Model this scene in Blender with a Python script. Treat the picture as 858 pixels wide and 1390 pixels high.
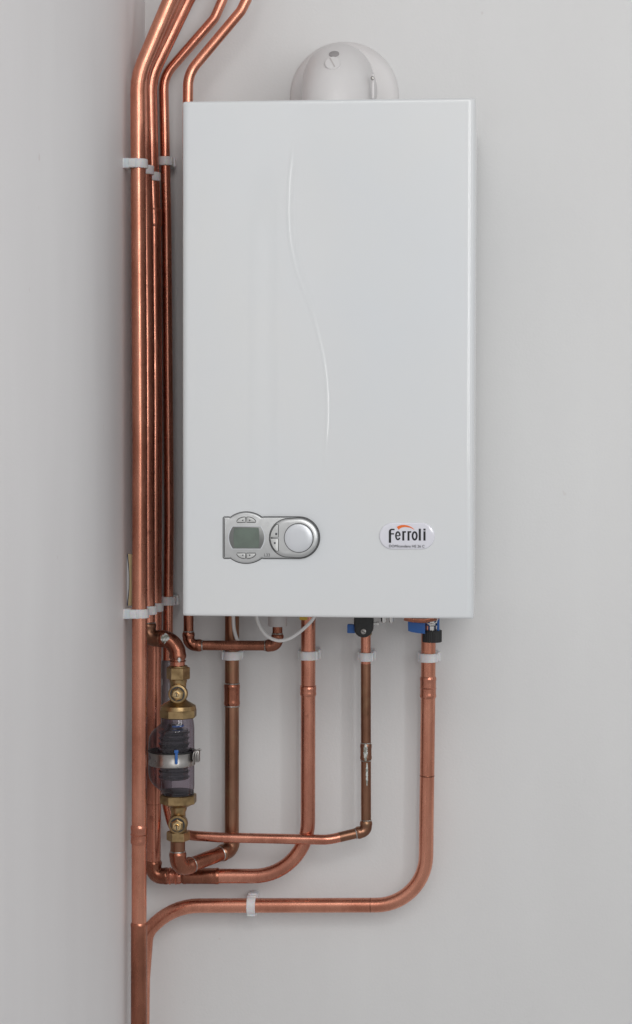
import bpy, bmesh, math, random
from mathutils import Vector, Matrix
random.seed(7)
S = bpy.context.scene
COL = S.collection
for o in list(bpy.data.objects): bpy.data.objects.remove(o)

# ------------------------------------------------------------------ camera
FPX, PX0, PY0 = 2700.0, 429.0, 650.0
BX = 0.10968                  # left side of the boiler
FY = -0.335                    # boiler front
ZT = 1.9049; ZB = 1.2          # boiler top / bottom
CX, CYY, CZ = BX + 0.42376, FY - 2.70394, ZT - 0.43899
yaw, pitch, roll = 0.0881203, -0.0281250, -0.0019344
RM = (Matrix.Rotation(yaw, 3, 'Z') @ Matrix.Rotation(pitch, 3, 'X') @ Matrix.Rotation(roll, 3, 'Y'))
CAMP = Vector((CX, CYY, CZ))
right, fwd, up = RM @ Vector((1,0,0)), RM @ Vector((0,1,0)), RM @ Vector((0,0,1))
cd = bpy.data.cameras.new('camera'); cam = bpy.data.objects.new('camera', cd); COL.objects.link(cam)
m = Matrix.Identity(4)
for i in range(3):
    m[i][0] = right[i]; m[i][1] = up[i]; m[i][2] = -fwd[i]; m[i][3] = CAMP[i]
cam.matrix_world = m
cd.sensor_fit = 'HORIZONTAL'; cd.sensor_width = 36; cd.lens = FPX/858*36
cd.shift_y = -45/858; cd.clip_start = 0.1; cd.clip_end = 60
S.camera = cam

# ------------------------------------------------------------------ light
w = bpy.data.worlds.new('World'); S.world = w; w.use_nodes = True
bg = w.node_tree.nodes['Background']
bg.inputs[0].default_value = (0.985, 0.99, 1.0, 1); bg.inputs[1].default_value = 0.37
def area(name, az, el, dist, sx, sy, power, col, tgt=(0.25, -0.1, 1.5)):
    l = bpy.data.lights.new(name, 'AREA'); l.shape = 'RECTANGLE'; l.size = sx; l.size_y = sy
    l.energy = power; l.color = col
    o = bpy.data.objects.new(name, l); COL.objects.link(o)
    t = Vector(tgt); a, e = math.radians(az), math.radians(el)
    d = Vector((math.sin(a)*math.cos(e), -math.cos(a)*math.cos(e), math.sin(e)))
    o.location = t + d*dist
    o.rotation_euler = (-d).to_track_quat('-Z', 'Y').to_euler()
    return o
area('key_softbox', 12, 13, 3.3, 0.30, 1.8, 15, (1.0, 0.99, 0.975))
area('camera_softbox', 2, 27, 3.5, 0.75, 0.8, 8, (1.0, 0.99, 0.985))
area('second_softbox', 26, 13, 3.3, 0.9, 1.8, 12, (1.0, 0.99, 0.98))
area('side_window_light', 34, 10, 3.3, 0.2, 1.9, 9, (0.97, 0.98, 1.0))
area('left_wall_fill', 64, 12, 3.2, 1.3, 1.7, 4, (0.98, 0.98, 1.0))  # added fill from the far right, not a window; brightens the left wall
S.view_settings.view_transform = 'Standard'; S.view_settings.look = 'None'
S.view_settings.exposure = 0; S.view_settings.gamma = 1; S.view_settings.use_curve_mapping = False
S.render.engine = 'CYCLES'; S.cycles.max_bounces = 12; S.cycles.transmission_bounces = 10

# ------------------------------------------------------------------ measuring
def ray(px, py): return RM @ Vector(((px-PX0)/FPX, 1, -(py-PY0)/FPX))
def at(px, py, Y):
    d = ray(px, py); return CAMP + d*((Y-CYY)/d.y)
def at_x(px, py, X):
    d = ray(px, py); return CAMP + d*((X-CX)/d.x)

# ------------------------------------------------------------------ materials
def mat(name, base, rough=0.5, metal=0.0, **kw):
    m = bpy.data.materials.new(name); m.use_nodes = True
    p = m.node_tree.nodes['Principled BSDF']
    p.inputs['Base Color'].default_value = (*base, 1); p.inputs['Roughness'].default_value = rough
    p.inputs['Metallic'].default_value = metal
    for k, v in kw.items(): p.inputs[k.replace('_', ' ')].default_value = v
    return m
class N:
    def __init__(s, m): s.t = m.node_tree; s.p = s.t.nodes['Principled BSDF']; s.tc = s.t.nodes.new('ShaderNodeTexCoord')
    def noise(s, scale, detail=3, vec=None, sc=None, rough=0.5):
        n = s.t.nodes.new('ShaderNodeTexNoise'); n.inputs['Scale'].default_value = scale
        n.inputs['Detail'].default_value = detail; n.inputs['Roughness'].default_value = rough
        src = vec or s.tc.outputs['Object']
        if sc:
            mp = s.t.nodes.new('ShaderNodeMapping'); mp.inputs['Scale'].default_value = sc
            s.t.links.new(src, mp.inputs['Vector']); src = mp.outputs[0]
        s.t.links.new(src, n.inputs['Vector']); return n.outputs['Fac']
    def ramp(s, fac, a, b, ca=(0,0,0), cb=(1,1,1)):
        r = s.t.nodes.new('ShaderNodeValToRGB'); e = r.color_ramp.elements
        e[0].position = a; e[1].position = b; e[0].color = (*ca, 1); e[1].color = (*cb, 1)
        s.t.links.new(fac, r.inputs[0]); return r.outputs[0]
    def mix(s, fac, a, b):
        n = s.t.nodes.new('ShaderNodeMix'); n.data_type = 'RGBA'
        if isinstance(fac, (int, float)): n.inputs[0].default_value = fac
        else: s.t.links.new(fac, n.inputs[0])
        for i, v in ((6, a), (7, b)):
            if isinstance(v, tuple): n.inputs[i].default_value = (*v, 1)
            else: s.t.links.new(v, n.inputs[i])
        return n.outputs[2]
    def rng(s, fac, a, b, c, d):
        n = s.t.nodes.new('ShaderNodeMapRange'); s.t.links.new(fac, n.inputs[0])
        for i, v in enumerate((a, b, c, d)): n.inputs[i+1].default_value = v
        return n.outputs[0]
    def color(s, o): s.t.links.new(o, s.p.inputs['Base Color'])
    def rough(s, o): s.t.links.new(o, s.p.inputs['Roughness'])
    def bump(s, h, strength, dist):
        b = s.t.nodes.new('ShaderNodeBump'); b.inputs['Strength'].default_value = strength
        b.inputs['Distance'].default_value = dist
        s.t.links.new(h, b.inputs['Height']); s.t.links.new(b.outputs[0], s.p.inputs['Normal'])

def paint(name, base, seed):
    m = mat(name, base, 0.6); n = N(m)
    big = n.noise(1.6, 3, sc=(1, 1, 0.6)); mid = n.noise(7, 4, sc=(1.4, 1.4, 0.35))
    a = n.mix(n.ramp(big, 0.3, 0.7), tuple(c*0.965 for c in base), base)
    b = n.mix(n.ramp(mid, 0.35, 0.75), tuple(c*0.975 for c in base), (1, 1, 1))
    mm = n.t.nodes.new('ShaderNodeMix'); mm.data_type = 'RGBA'; mm.blend_type = 'MULTIPLY'; mm.inputs[0].default_value = 1
    n.t.links.new(a, mm.inputs[6])
    n.t.links.new(n.ramp(mid, 0.3, 0.72, (0.968, 0.965, 0.966), (1, 1, 1)), mm.inputs[7])
    spk = n.ramp(n.noise(38, 2), 0.755, 0.80, (1, 1, 1), (0.86, 0.81, 0.80))
    m2 = n.t.nodes.new('ShaderNodeMix'); m2.data_type = 'RGBA'; m2.blend_type = 'MULTIPLY'; m2.inputs[0].default_value = 0.6
    n.t.links.new(mm.outputs[2], m2.inputs[6]); n.t.links.new(spk, m2.inputs[7])
    n.color(m2.outputs[2])
    h = n.t.nodes.new('ShaderNodeMath'); h.operation = 'ADD'
    n.t.links.new(n.noise(260, 3), h.inputs[0]); n.t.links.new(n.noise(18, 3, sc=(1, 1, 0.5)), h.inputs[1])
    n.bump(h.outputs[0], 0.12, 0.002)
    return m
M = {}
M['wall'] = paint('wall_paint', (0.755, 0.755, 0.75), 1)
M['wall_side'] = paint('side_wall_paint_lifted', (0.80, 0.785, 0.785), 2)  # same wall paint, base colour lightened to offset the shade on this side

def copper(name, clean, stain, amount, r0=0.20, r1=0.37, oil=None):
    m = mat(name, clean, 0.3, 1.0); n = N(m); uv = n.tc.outputs['UV']
    blot = n.noise(16, 5, sc=(1, 1, 0.45), rough=0.62)
    fine = n.noise(90, 4, sc=(1.5, 1.5, 0.35), rough=0.65)
    a = n.mix(n.ramp(blot, 0.62-amount*0.5, 0.86-amount*0.35), clean, stain)
    b = n.mix(n.rng(fine, 0.35, 0.8, 0.0, 0.35), a, tuple(c*0.6 for c in stain))
    sp = n.noise(55, 2, rough=0.4)
    b = n.mix(n.rng(sp, 0.70, 0.78, 0.0, 0.45), b, tuple(c*0.45 for c in stain))
    if oil: b = n.mix(n.rng(n.noise(30, 3), 0.55, 0.75, 0.0, 0.5), b, oil)
    n.color(b)
    n.rough(n.rng(fine, 0.3, 0.75, r0, r1))
    n.bump(n.noise(150, 3, sc=(1, 1, 0.25)), 0.06, 0.001)
    return m
M['cu'] = copper('copper_bright', (0.78, 0.35, 0.24), (0.52, 0.20, 0.13), 0.35)
M['cu2'] = copper('copper_dull', (0.74, 0.325, 0.225), (0.45, 0.17, 0.115), 0.45)
M['cu3'] = copper('copper_tarnished', (0.40, 0.205, 0.13), (0.22, 0.11, 0.07), 0.6, 0.26, 0.45, (0.36, 0.27, 0.15))
M['cu4'] = copper('copper_flux_darkened', (0.50, 0.20, 0.13), (0.24, 0.095, 0.06), 0.6, 0.2, 0.4)
M['solder'] = mat('solder', (0.55, 0.55, 0.54), 0.35, 1.0)
nn = N(M['solder']); nn.color(nn.mix(nn.ramp(nn.noise(120, 3), 0.4, 0.65), (0.62, 0.62, 0.6), (0.2, 0.16, 0.13))); nn.bump(nn.noise(400, 2), 0.4, 0.001)
M['brass'] = mat('brass', (0.50, 0.44, 0.20), 0.3, 1.0)
nn = N(M['brass']); nn.color(nn.mix(nn.ramp(nn.noise(70, 4), 0.4, 0.7), (0.46, 0.325, 0.165), (0.25, 0.165, 0.08))); nn.rough(nn.rng(nn.noise(110, 3), 0.3, 0.7, 0.28, 0.46)); nn.bump(nn.noise(300, 3), 0.12, 0.001)
M['brassbright'] = mat('brass_polished', (0.80, 0.60, 0.33), 0.22, 1.0)
M['steel'] = mat('steel', (0.40, 0.385, 0.37), 0.24, 1.0)
nn = N(M['steel']); nn.rough(nn.rng(nn.noise(90, 3), 0.3, 0.7, 0.24, 0.42))
M['chrome'] = mat('nickel', (0.75, 0.74, 0.72), 0.2, 1.0)
M['nylon'] = mat('nylon_clip', (0.80, 0.775, 0.785), 0.42, 0, Subsurface_Weight=0.25, Subsurface_Scale=0.006, IOR=1.5)
nn = N(M['nylon']); nn.color(nn.mix(nn.ramp(nn.noise(60, 3), 0.35, 0.75), (0.82, 0.80, 0.81), (0.68, 0.65, 0.655)))
M['black'] = mat('black_plastic', (0.018, 0.018, 0.018), 0.42)
nn = N(M['black']); nn.bump(nn.noise(500, 2), 0.15, 0.001)
M['rubber'] = mat('black_rubber', (0.02, 0.02, 0.022), 0.35)
M['blue'] = mat('blue_plastic', (0.03, 0.13, 0.42), 0.4)
M['yellow'] = mat('yellow_plastic', (0.5, 0.33, 0.03), 0.5)
M['cable'] = mat('cable_sheath', (0.78, 0.77, 0.76), 0.45)
M['greycap'] = mat('grey_plastic', (0.52, 0.49, 0.48), 0.5)
M['sleeve'] = mat('smoky_plastic', (0.34, 0.315, 0.34), 0.22, 0, Transmission_Weight=0.35)
M['clear'] = mat('smoky_clear_plastic', (0.7, 0.65, 0.7), 0.05)
_t = M['clear'].node_tree; _t.nodes.remove(_t.nodes['Principled BSDF'])
_a = _t.nodes.new('ShaderNodeBsdfTransparent'); _a.inputs[0].default_value = (0.82, 0.77, 0.83, 1)
_g = _t.nodes.new('ShaderNodeBsdfGlossy'); _g.inputs['Roughness'].default_value = 0.06; _g.inputs[0].default_value = (0.9, 0.9, 0.92, 1)
_f = _t.nodes.new('ShaderNodeFresnel'); _f.inputs[0].default_value = 1.5; _m = _t.nodes.new('ShaderNodeMixShader')
_b = _t.nodes.new('ShaderNodeNewGeometry'); _k = _t.nodes.new('ShaderNodeMath'); _k.operation = 'SUBTRACT'; _k.inputs[0].default_value = 1.0
_t.links.new(_b.outputs['Backfacing'], _k.inputs[1]); _q = _t.nodes.new('ShaderNodeMath'); _q.operation = 'MULTIPLY'
_t.links.new(_f.outputs[0], _q.inputs[0]); _t.links.new(_k.outputs[0], _q.inputs[1]); _t.links.new(_q.outputs[0], _m.inputs[0]); _t.links.new(_a.outputs[0], _m.inputs[1])
_w = _t.nodes.new('ShaderNodeLayerWeight'); _w.inputs[0].default_value = 0.35; _x = _t.nodes.new('ShaderNodeMix'); _x.data_type = 'RGBA'
_x.inputs[6].default_value = (0.80, 0.75, 0.81, 1); _x.inputs[7].default_value = (0.22, 0.185, 0.225, 1)
_t.links.new(_w.outputs['Facing'], _x.inputs[0]); _t.links.new(_x.outputs[2], _a.inputs[0]); _t.links.new(_g.outputs[0], _m.inputs[2]); _d = _t.nodes.new('ShaderNodeBsdfDiffuse'); _d.inputs[0].default_value = (0.21, 0.185, 0.215, 1); _y = _t.nodes.new('ShaderNodeMixShader'); _y.inputs[0].default_value = 0.04
_t.links.new(_m.outputs[0], _y.inputs[1]); _t.links.new(_d.outputs[0], _y.inputs[2]); _t.links.new(_y.outputs[0], _t.nodes['Material Output'].inputs[0])
M['mesh'] = mat('filter_mesh', (0.03, 0.034, 0.036), 0.2, 0, Coat_Weight=1.0, Coat_Roughness=0.08)
M['flue'] = mat('flue_white', (0.70, 0.68, 0.675), 0.38)
nn = N(M['flue']); nn.color(nn.mix(nn.ramp(nn.noise(14, 4), 0.3, 0.75), (0.71, 0.695, 0.69), (0.66, 0.635, 0.63)))
M['grey_hole'] = mat('test_port', (0.33, 0.31, 0.31), 0.6)
M['enamel'] = mat('white_enamel', (0.80, 0.815, 0.83), 0.20, 0, Coat_Weight=0.4, Coat_Roughness=0.06)
nn = N(M['enamel']); nn.color(nn.mix(nn.ramp(nn.noise(4.5, 3), 0.3, 0.75), (0.70, 0.725, 0.745), (0.72, 0.73, 0.73)))
nn.bump(nn.noise(9, 2), 0.03, 0.02)
M['silver'] = mat('silver_plastic', (0.60, 0.61, 0.61), 0.27, 0.85)
nn = N(M['silver']); nn.rough(nn.rng(nn.noise(220, 2), 0.3, 0.7, 0.30, 0.42))
M['silver_dark'] = mat('grey_bezel', (0.20, 0.205, 0.20), 0.35, 0.4)
M['groove'] = mat('dark_gap', (0.05, 0.05, 0.05), 0.5)
M['button'] = mat('button_grey', (0.60, 0.61, 0.60), 0.4, 0.3)
M['dial'] = mat('dial_silver', (0.68, 0.70, 0.73), 0.3, 0.35)
M['lcd'] = mat('lcd', (0.085, 0.11, 0.095), 0.12)
nn = N(M['lcd']); nn.color(nn.mix(nn.ramp(nn.noise(45, 3), 0.35, 0.7), (0.15, 0.19, 0.16), (0.12, 0.145, 0.125)))
M['badge'] = mat('badge_resin', (0.74, 0.74, 0.80), 0.12, 0, Coat_Weight=0.6, Coat_Roughness=0.05)
M['ink'] = mat('black_ink', (0.008, 0.008, 0.010), 0.3)
M['inkgrey'] = mat('grey_ink', (0.07, 0.07, 0.08), 0.4)
M['orange'] = mat('orange_ink', (0.80, 0.16, 0.02), 0.35)
M['card'] = mat('buff_card', (0.60, 0.50, 0.28), 0.7)
M['cardwhite'] = mat('card_print', (0.62, 0.62, 0.63), 0.6)
M['navy'] = mat('navy_print', (0.04, 0.05, 0.12), 0.6)
M['oxide'] = mat('flux_residue', (0.55, 0.58, 0.56), 0.7, 0.1)
nn = N(M['oxide']); nn.color(nn.mix(nn.ramp(nn.noise(260, 3), 0.4, 0.6), (0.66, 0.68, 0.66), (0.25, 0.26, 0.22)))

# ------------------------------------------------------------------ helpers
def link(name, me, m, parent=None, kind=None):
    o = bpy.data.objects.new(name, me); COL.objects.link(o)
    if m: me.materials.append(m)
    if parent: o.parent = parent; o.matrix_parent_inverse = parent.matrix_world.inverted() if False else Matrix.Translation(-parent.location)
    if kind: o['kind'] = kind
    return o
def thing(name, label, cat, loc=(0,0,0), group=None):
    o = bpy.data.objects.new(name, None); COL.objects.link(o); o.location = loc; o.empty_display_size = 0.02
    o['label'] = label; o['category'] = cat
    if group: o['group'] = group
    return o
def bm_obj(name, bm, m, parent=None, smooth=True, ang=35, kind=None):
    bmesh.ops.recalc_face_normals(bm, faces=bm.faces)
    me = bpy.data.meshes.new(name)
    for f in bm.faces: f.smooth = smooth
    if smooth:
        lim = math.radians(ang)
        for e in bm.edges:
            if len(e.link_faces) == 2 and e.calc_face_angle(0) > lim: e.smooth = False
    bm.to_mesh(me); bm.free()
    return link(name, me, m, parent, kind)
def frames(pts):
    n = len(pts); T = []
    for i in range(n):
        a = pts[max(0, i-1)]; b = pts[min(n-1, i+1)]; T.append((b-a).normalized())
    t0 = T[0]; ref = Vector((0,0,1)) if abs(t0.z) < 0.9 else Vector((1,0,0))
    u = ref.cross(t0).normalized(); out = []
    for i in range(n):
        if i: u = (T[i-1].rotation_difference(T[i]) @ u)
        u = (u - T[i]*u.dot(T[i])).normalized(); out.append((u, T[i].cross(u)))
    return out
def tube(bm, pts, rad, n=28, cap=True):
    fr = frames(pts); rings = []
    for i, p in enumerate(pts):
        r = rad[i] if isinstance(rad, (list, tuple)) else rad
        u, v = fr[i]
        rings.append([bm.verts.new(p + (u*math.cos(2*math.pi*k/n) + v*math.sin(2*math.pi*k/n))*r) for k in range(n)])
    for a, b in zip(rings, rings[1:]):
        for k in range(n): bm.faces.new((a[k], a[(k+1) % n], b[(k+1) % n], b[k]))
    if cap: bm.faces.new(rings[0][::-1]); bm.faces.new(rings[-1])
class Path:
    def __init__(s, pts, rads):
        P = []; s.bends = []
        def add(p):
            if not P or (P[-1]-p).length > 1e-5: P.append(p)
        add(pts[0])
        marks = []
        for i in range(1, len(pts)-1):
            a, b, c = pts[i-1], pts[i], pts[i+1]; r = rads[i-1]
            d1 = (a-b).normalized(); d2 = (c-b).normalized(); ang = d1.angle(d2)
            if ang > math.pi-0.002 or r == 0: add(b); marks.append(None); continue
            tl = r/math.tan(ang/2); tl = min(tl, (a-b).length*0.97, (c-b).length*0.97); r = tl*math.tan(ang/2)
            cen = b + (d1+d2).normalized()*(r/math.sin(ang/2))
            s1 = b+d1*tl-cen; s2 = b+d2*tl-cen; tot = s1.angle(s2)
            k = max(3, int(tot/math.radians(6)))
            ax = s1.cross(s2).normalized(); i0 = None
            for j in range(k+1):
                add(cen + Matrix.Rotation(tot*j/k, 3, ax) @ s1)
                if j == 0: i0 = len(P)-1
            marks.append((i0, len(P)-1))
        add(pts[-1])
        s.p = P; s.c = [0]
        for a, b in zip(P, P[1:]): s.c.append(s.c[-1]+(b-a).length)
        s.bends = [None if m is None else (s.c[m[0]], s.c[m[1]]) for m in marks]
        s.L = s.c[-1]
    def pt(s, t):
        t = max(0, min(s.L, t))
        for i in range(len(s.p)-1):
            if t <= s.c[i+1] + 1e-9:
                return s.p[i].lerp(s.p[i+1], (t-s.c[i])/(s.c[i+1]-s.c[i]))
        return s.p[-1].copy()
    def sub(s, a, b):
        a = max(0, a); b = min(s.L, b)
        return [s.pt(a)] + [s.p[i].copy() for i in range(len(s.p)) if a+1e-4 < s.c[i] < b-1e-4] + [s.pt(b)]
    def near(s, q):
        best = (9, 0)
        for i in range(len(s.p)-1):
            a, b = s.p[i], s.p[i+1]; d = b-a; t = max(0, min(1, (q-a).dot(d)/d.length_squared))
            e = (a+d*t-q).length
            if e < best[0]: best = (e, s.c[i]+t*d.length)
        return best[1]
def dense(pts, step=0.004):
    out = [pts[0]]
    for a, b in zip(pts, pts[1:]):
        n = max(1, int((b-a).length/step))
        for j in range(1, n+1): out.append(a.lerp(b, j/n))
    return out
def sleeve(name, path, a, b, r, m, parent, grow=0.0010, lip=0.0004):
    """a fitting slipped over the pipe between arclengths a and b"""
    pts = dense(path.sub(a, b), 0.0025); L = (b-a); bm = bmesh.new(); c = 0; rad = []
    tot = [0]
    for p, q in zip(pts, pts[1:]): tot.append(tot[-1]+(q-p).length)
    for t in tot:
        e = min(t, tot[-1]-t)
        g = grow if e > 0.002 else grow*(0.25 + 0.75*math.sqrt(max(0, e)/0.002))
        if 0.002 < e < 0.0065: g += lip
        rad.append(r+g)
    tube(bm, pts, rad, 28)
    return bm_obj(name, bm, m, parent)
def ring(name, path, t, r, m, parent, w=0.0012, h=0.0011):
    bm = bmesh.new(); pts = [path.pt(t+d*w) for d in (-1, -0.6, 0, 0.6, 1)]
    tube(bm, pts, [r-0.0002, r+h*0.7, r+h, r+h*0.7, r-0.0002], 28)
    return bm_obj(name, bm, m, parent)
def pipe(label, pts, rads, r, m, loc, fittings, group='copper pipe runs'):
    P = Path(pts, rads); t = thing('copper_pipe', label, 'pipe', loc, group)
    bm = bmesh.new(); tube(bm, P.p, r, 32); bm_obj('tube', bm, m, t)
    for f in fittings:
        k = f[0]
        if k == 'coupling':       # ('coupling', ptA, ptB, mat, rings?)
            a, b = sorted((P.near(f[1]), P.near(f[2]))); sleeve('coupling', P, a, b, r, f[3], t)
            if len(f) > 4 and f[4]:
                for q in (a-0.0004, b+0.0004): ring('solder_ring', P, q, r, f[4], t)
        elif k == 'elbow':        # ('elbow', bend index, extra length, mat, ring mat)
            a, b = P.bends[f[1]]; a -= f[2]; b += f[2]
            sleeve('elbow', P, a, b, r, f[3], t, 0.0014, 0.0006)
            if f[4]:
                for q in (a-0.0004, b+0.0004): ring('solder_ring', P, q, r, f[4], t)
        elif k == 'ring':         # ('ring', pt, mat, w, h)
            ring('joint_ring', P, P.near(f[1]), r, f[2], t, f[3], f[4])
        elif k == 'smear':
            a = P.near(f[1]); q = P.pt(a); bm = bmesh.new()
            blob(bm, q, r, f[2], f[3], f[4]); bm_obj('solder_smear', bm, f[5], t)
    return t, P
def blob(bm, q, r, length, width, azim, vertical=True):
    """thin irregular crust on the front of a pipe"""
    n = 26; m_ = 9; vs = []
    rnd = random.Random(int(length*1e5))
    for i in range(n+1):
        row = []; f = i/n; ww = width*(0.35+0.65*math.sin(math.pi*min(1, f*1.05)))*(0.6+0.6*rnd.random())
        for j in range(m_+1):
            a = azim + (j/m_-0.5)*ww/r
            e = 1-abs(j/m_*2-1); hh = r + 0.0001 + 0.0009*(e > 0.05)*min(1, e*2)*(0.5+0.5*rnd.random())*math.sin(math.pi*max(0.02, min(0.98, f)))
            d = Vector((math.sin(a), -math.cos(a), 0))
            if vertical: row.append(bm.verts.new(q + d*hh + Vector((0, 0, (0.5-f)*length))))
            else: row.append(bm.verts.new(q + Vector((0, -math.cos(a)*hh, math.sin(a)*hh)) + Vector(((f-0.5)*length, 0, 0))))
        vs.append(row)
    for i in range(n):
        for j in range(m_): bm.faces.new((vs[i][j], vs[i][j+1], vs[i+1][j+1], vs[i+1][j]))
def box(bm, c, h, bev=0, seg=2, rot=None):
    r = bmesh.ops.create_cube(bm, size=2)
    vs = r['verts']
    for v in vs:
        v.co = Vector((v.co.x*h[0], v.co.y*h[1], v.co.z*h[2]))
    if bev:
        es = list({e for v in vs for e in v.link_edges})
        rr = bmesh.ops.bevel(bm, geom=es, offset=bev, segments=seg, affect='EDGES', profile=0.5)
        vs = list({v for f in rr['faces'] for v in f.verts} | {v for v in vs if v.is_valid})
    for v in vs:
        if rot: v.co = rot @ v.co
        v.co += Vector(c)
def lathe(bm, prof, c, axis=Vector((0,0,1)), n=40, rx=1.0):
    """prof: (radius, height) along axis; closed with caps"""
    z = axis.normalized(); u = Vector((1,0,0)) if abs(z.x) < 0.9 else Vector((0,0,1))
    u = (u - z*u.dot(z)).normalized(); v = z.cross(u); rings = []
    for r, h in prof:
        rings.append([bm.verts.new(Vector(c) + z*h + (u*math.cos(2*math.pi*k/n)*rx + v*math.sin(2*math.pi*k/n))*r) for k in range(n)])
    for a, b in zip(rings, rings[1:]):
        for k in range(n): bm.faces.new((a[k], a[(k+1) % n], b[(k+1) % n], b[k]))
    bm.faces.new(rings[0][::-1]); bm.faces.new(rings[-1])
def hexnut(bm, c, rflat, h, axis=Vector((0,0,1)), rot=0.0, n=6, cham=0.0012):
    z = axis.normalized(); u = Vector((1,0,0)) if abs(z.x) < 0.9 else Vector((0,0,1))
    u = (u - z*u.dot(z)).normalized(); v = z.cross(u); R = rflat/math.cos(math.pi/n); rings = []
    for rr, hh in ((R-cham*1.6, -h), (R, -h+cham), (R, h-cham), (R-cham*1.6, h)):
        rings.append([bm.verts.new(Vector(c)+z*hh+(u*math.cos(rot+2*math.pi*k/n)+v*math.sin(rot+2*math.pi*k/n))*rr) for k in range(n)])
    for a, b in zip(rings, rings[1:]):
        for k in range(n): bm.faces.new((a[k], a[(k+1) % n], b[(k+1) % n], b[k]))
    bm.faces.new(rings[0][::-1]); bm.faces.new(rings[-1])
def plate(bm, outline, y0, y1, bev=0.0, steps=3, dome=0.0, bw=None):
    """outline: list of (x, z), extruded towards the room from y0 to y1 (y1<y0) with a rounded front edge"""
    n = len(outline); P = [Vector((a, b)) for a, b in outline]
    area2 = sum(P[i].x*P[(i+1) % n].y-P[(i+1) % n].x*P[i].y for i in range(n))
    if area2 < 0: P.reverse()
    nor = []
    for i in range(n):
        d = (P[(i+1) % n]-P[i-1]).normalized(); nor.append(Vector((d.y, -d.x)))
    rings = [[bm.verts.new((p.x, y0, p.y)) for p in P]]
    if bev:
        for k in range(steps+1):
            a = math.pi/2*k/steps; ins = (bw or bev)*(1-math.cos(a)); yy = y1+bev-bev*math.sin(a)
            rings.append([bm.verts.new((p.x-q.x*ins, yy, p.y-q.y*ins)) for p, q in zip(P, nor)])
    else: rings.append([bm.verts.new((p.x, y1, p.y)) for p in P])
    for a, b in zip(rings, rings[1:]):
        for k in range(n): bm.faces.new((a[k], a[(k+1) % n], b[(k+1) % n], b[k]))
    cx = sum(v.co.x for v in rings[-1])/n; cz = sum(v.co.z for v in rings[-1])/n
    bm.faces.new(rings[0][::-1])
    if dome:
        prev = rings[-1]
        for k in range(1, 6):
            f = k/6; rr = [bm.verts.new((v.co.x+(cx-v.co.x)*f, y1-dome*(1-(1-f)**2), v.co.z+(cz-v.co.z)*f)) for v in rings[-1]]
            for j in range(n): bm.faces.new((prev[j], prev[(j+1) % n], rr[(j+1) % n], rr[j]))
            prev = rr
        bm.faces.new(prev)
    else: bm.faces.new(rings[-1])
def text(body, width, x, z, y, m, parent, name='lettering', depth=0.0001, center=False, hs=1.0):
    c = bpy.data.curves.new(name, 'FONT'); c.body = body; c.size = 0.01; c.extrude = depth
    o = bpy.data.objects.new(name, c); COL.objects.link(o)
    dg = bpy.context.evaluated_depsgraph_get(); me = bpy.data.meshes.new_from_object(o.evaluated_get(dg))
    bpy.data.objects.remove(o)
    xs = [v.co.x for v in me.vertices]; k = width/(max(xs)-min(xs)); x0 = min(xs)
    for v in me.vertices:
        a, b, d = v.co; v.co = (x+(a-x0)*k, y-d, z+b*k*hs)
    return link(name, me, m, parent)

# ------------------------------------------------------------------ walls
def slab(name, c, h, m):
    bm = bmesh.new(); box(bm, c, h); return bm_obj(name, bm, m, None, smooth=False, kind='structure')
slab('wall_back', (0.95, 0.05, 1.3), (1.05, 0.05, 1.6), M['wall'])
slab('wall_left', (-0.05, -1.6, 1.3), (0.05, 1.6, 1.6), M['wall_side'])

# ------------------------------------------------------------------ boiler
W_ = 0.4; H_ = ZT-ZB
boiler = thing('boiler', 'white glossy wall hung boiler with silver control panel and name badge', 'boiler', (BX+0.2, -0.17, ZB))
import bisect
def fpx(px, py):
    p = at(px, py, FY); return p.x, p.z
def curve_pts(l): return sorted([(fpx(a, b)[1], fpx(a, b)[0]) for a, b in l])
LA = curve_pts([(399,180),(396,210),(392.5,240),(391,270),(391,300),(393.5,330),(400,362),(408,385),(419,413),(427,438),(434,465),(440,495),(443,525),(444,555),(443,585),(440,625),(438,650)])
LB = curve_pts([(404,200),(400,240),(398,275),(398.5,305),(402,335),(408,362),(415,385),(422.5,410),(429.5,438),(436,465)])
def xat(L, z):
    zs = [a for a, _ in L]; z = max(zs[0], min(zs[-1], z)); i = max(1, min(len(L)-1, bisect.bisect(zs, z)))
    # smooth (Catmull-like) interpolation
    a, b = L[i-1], L[i]; t = (z-a[0])/(b[0]-a[0])
    p0 = L[max(0, i-2)][1]; p3 = L[min(len(L)-1, i+1)][1]; p1, p2 = a[1], b[1]
    return 0.5*((2*p1)+(-p0+p2)*t+(2*p0-5*p1+4*p2-p3)*t*t+(-p0+3*p1-3*p2+p3)*t**3)
def ss(a, b, x):
    t = max(0, min(1, (x-a)/(b-a))); return t*t*(3-2*t)
zA0, zA1 = LA[0][0], LA[-1][0]; zB0, zB1 = LB[0][0], LB[-1][0]
def relief(x, z):
    h = 0
    d = x-xat(LA, z); fa = ss(zA0, zA0+0.06, z)*(1-ss(zA1-0.045, zA1, z))
    h += 0.00046*math.exp(-(d/0.0020)**2)*fa
    fb = ss(zB0, zB0+0.06, z)*(1-ss(zB1-0.05, zB1, z)); d2 = x-xat(LB, z)
    h += 0.00029*math.exp(-(d2/0.0018)**2)*fb
    # broad shallow roll on the left of the crest, falling towards it
    f = ss(ZB+0.02, ZB+0.16, z)*(1-ss(ZT-0.20, ZT-0.05, z))
    xa = xat(LA, z); xm = BX+0.088
    h -= 0.0030*ss(xm, max(xm+0.035, min(xa, xm+0.045)), x)*f
    h += 0.0030*ss(xm+0.05, BX+0.4, x)*f
    return h
nx = 330; nz = 236
RX, RZ = 0.009, 0.004
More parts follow.
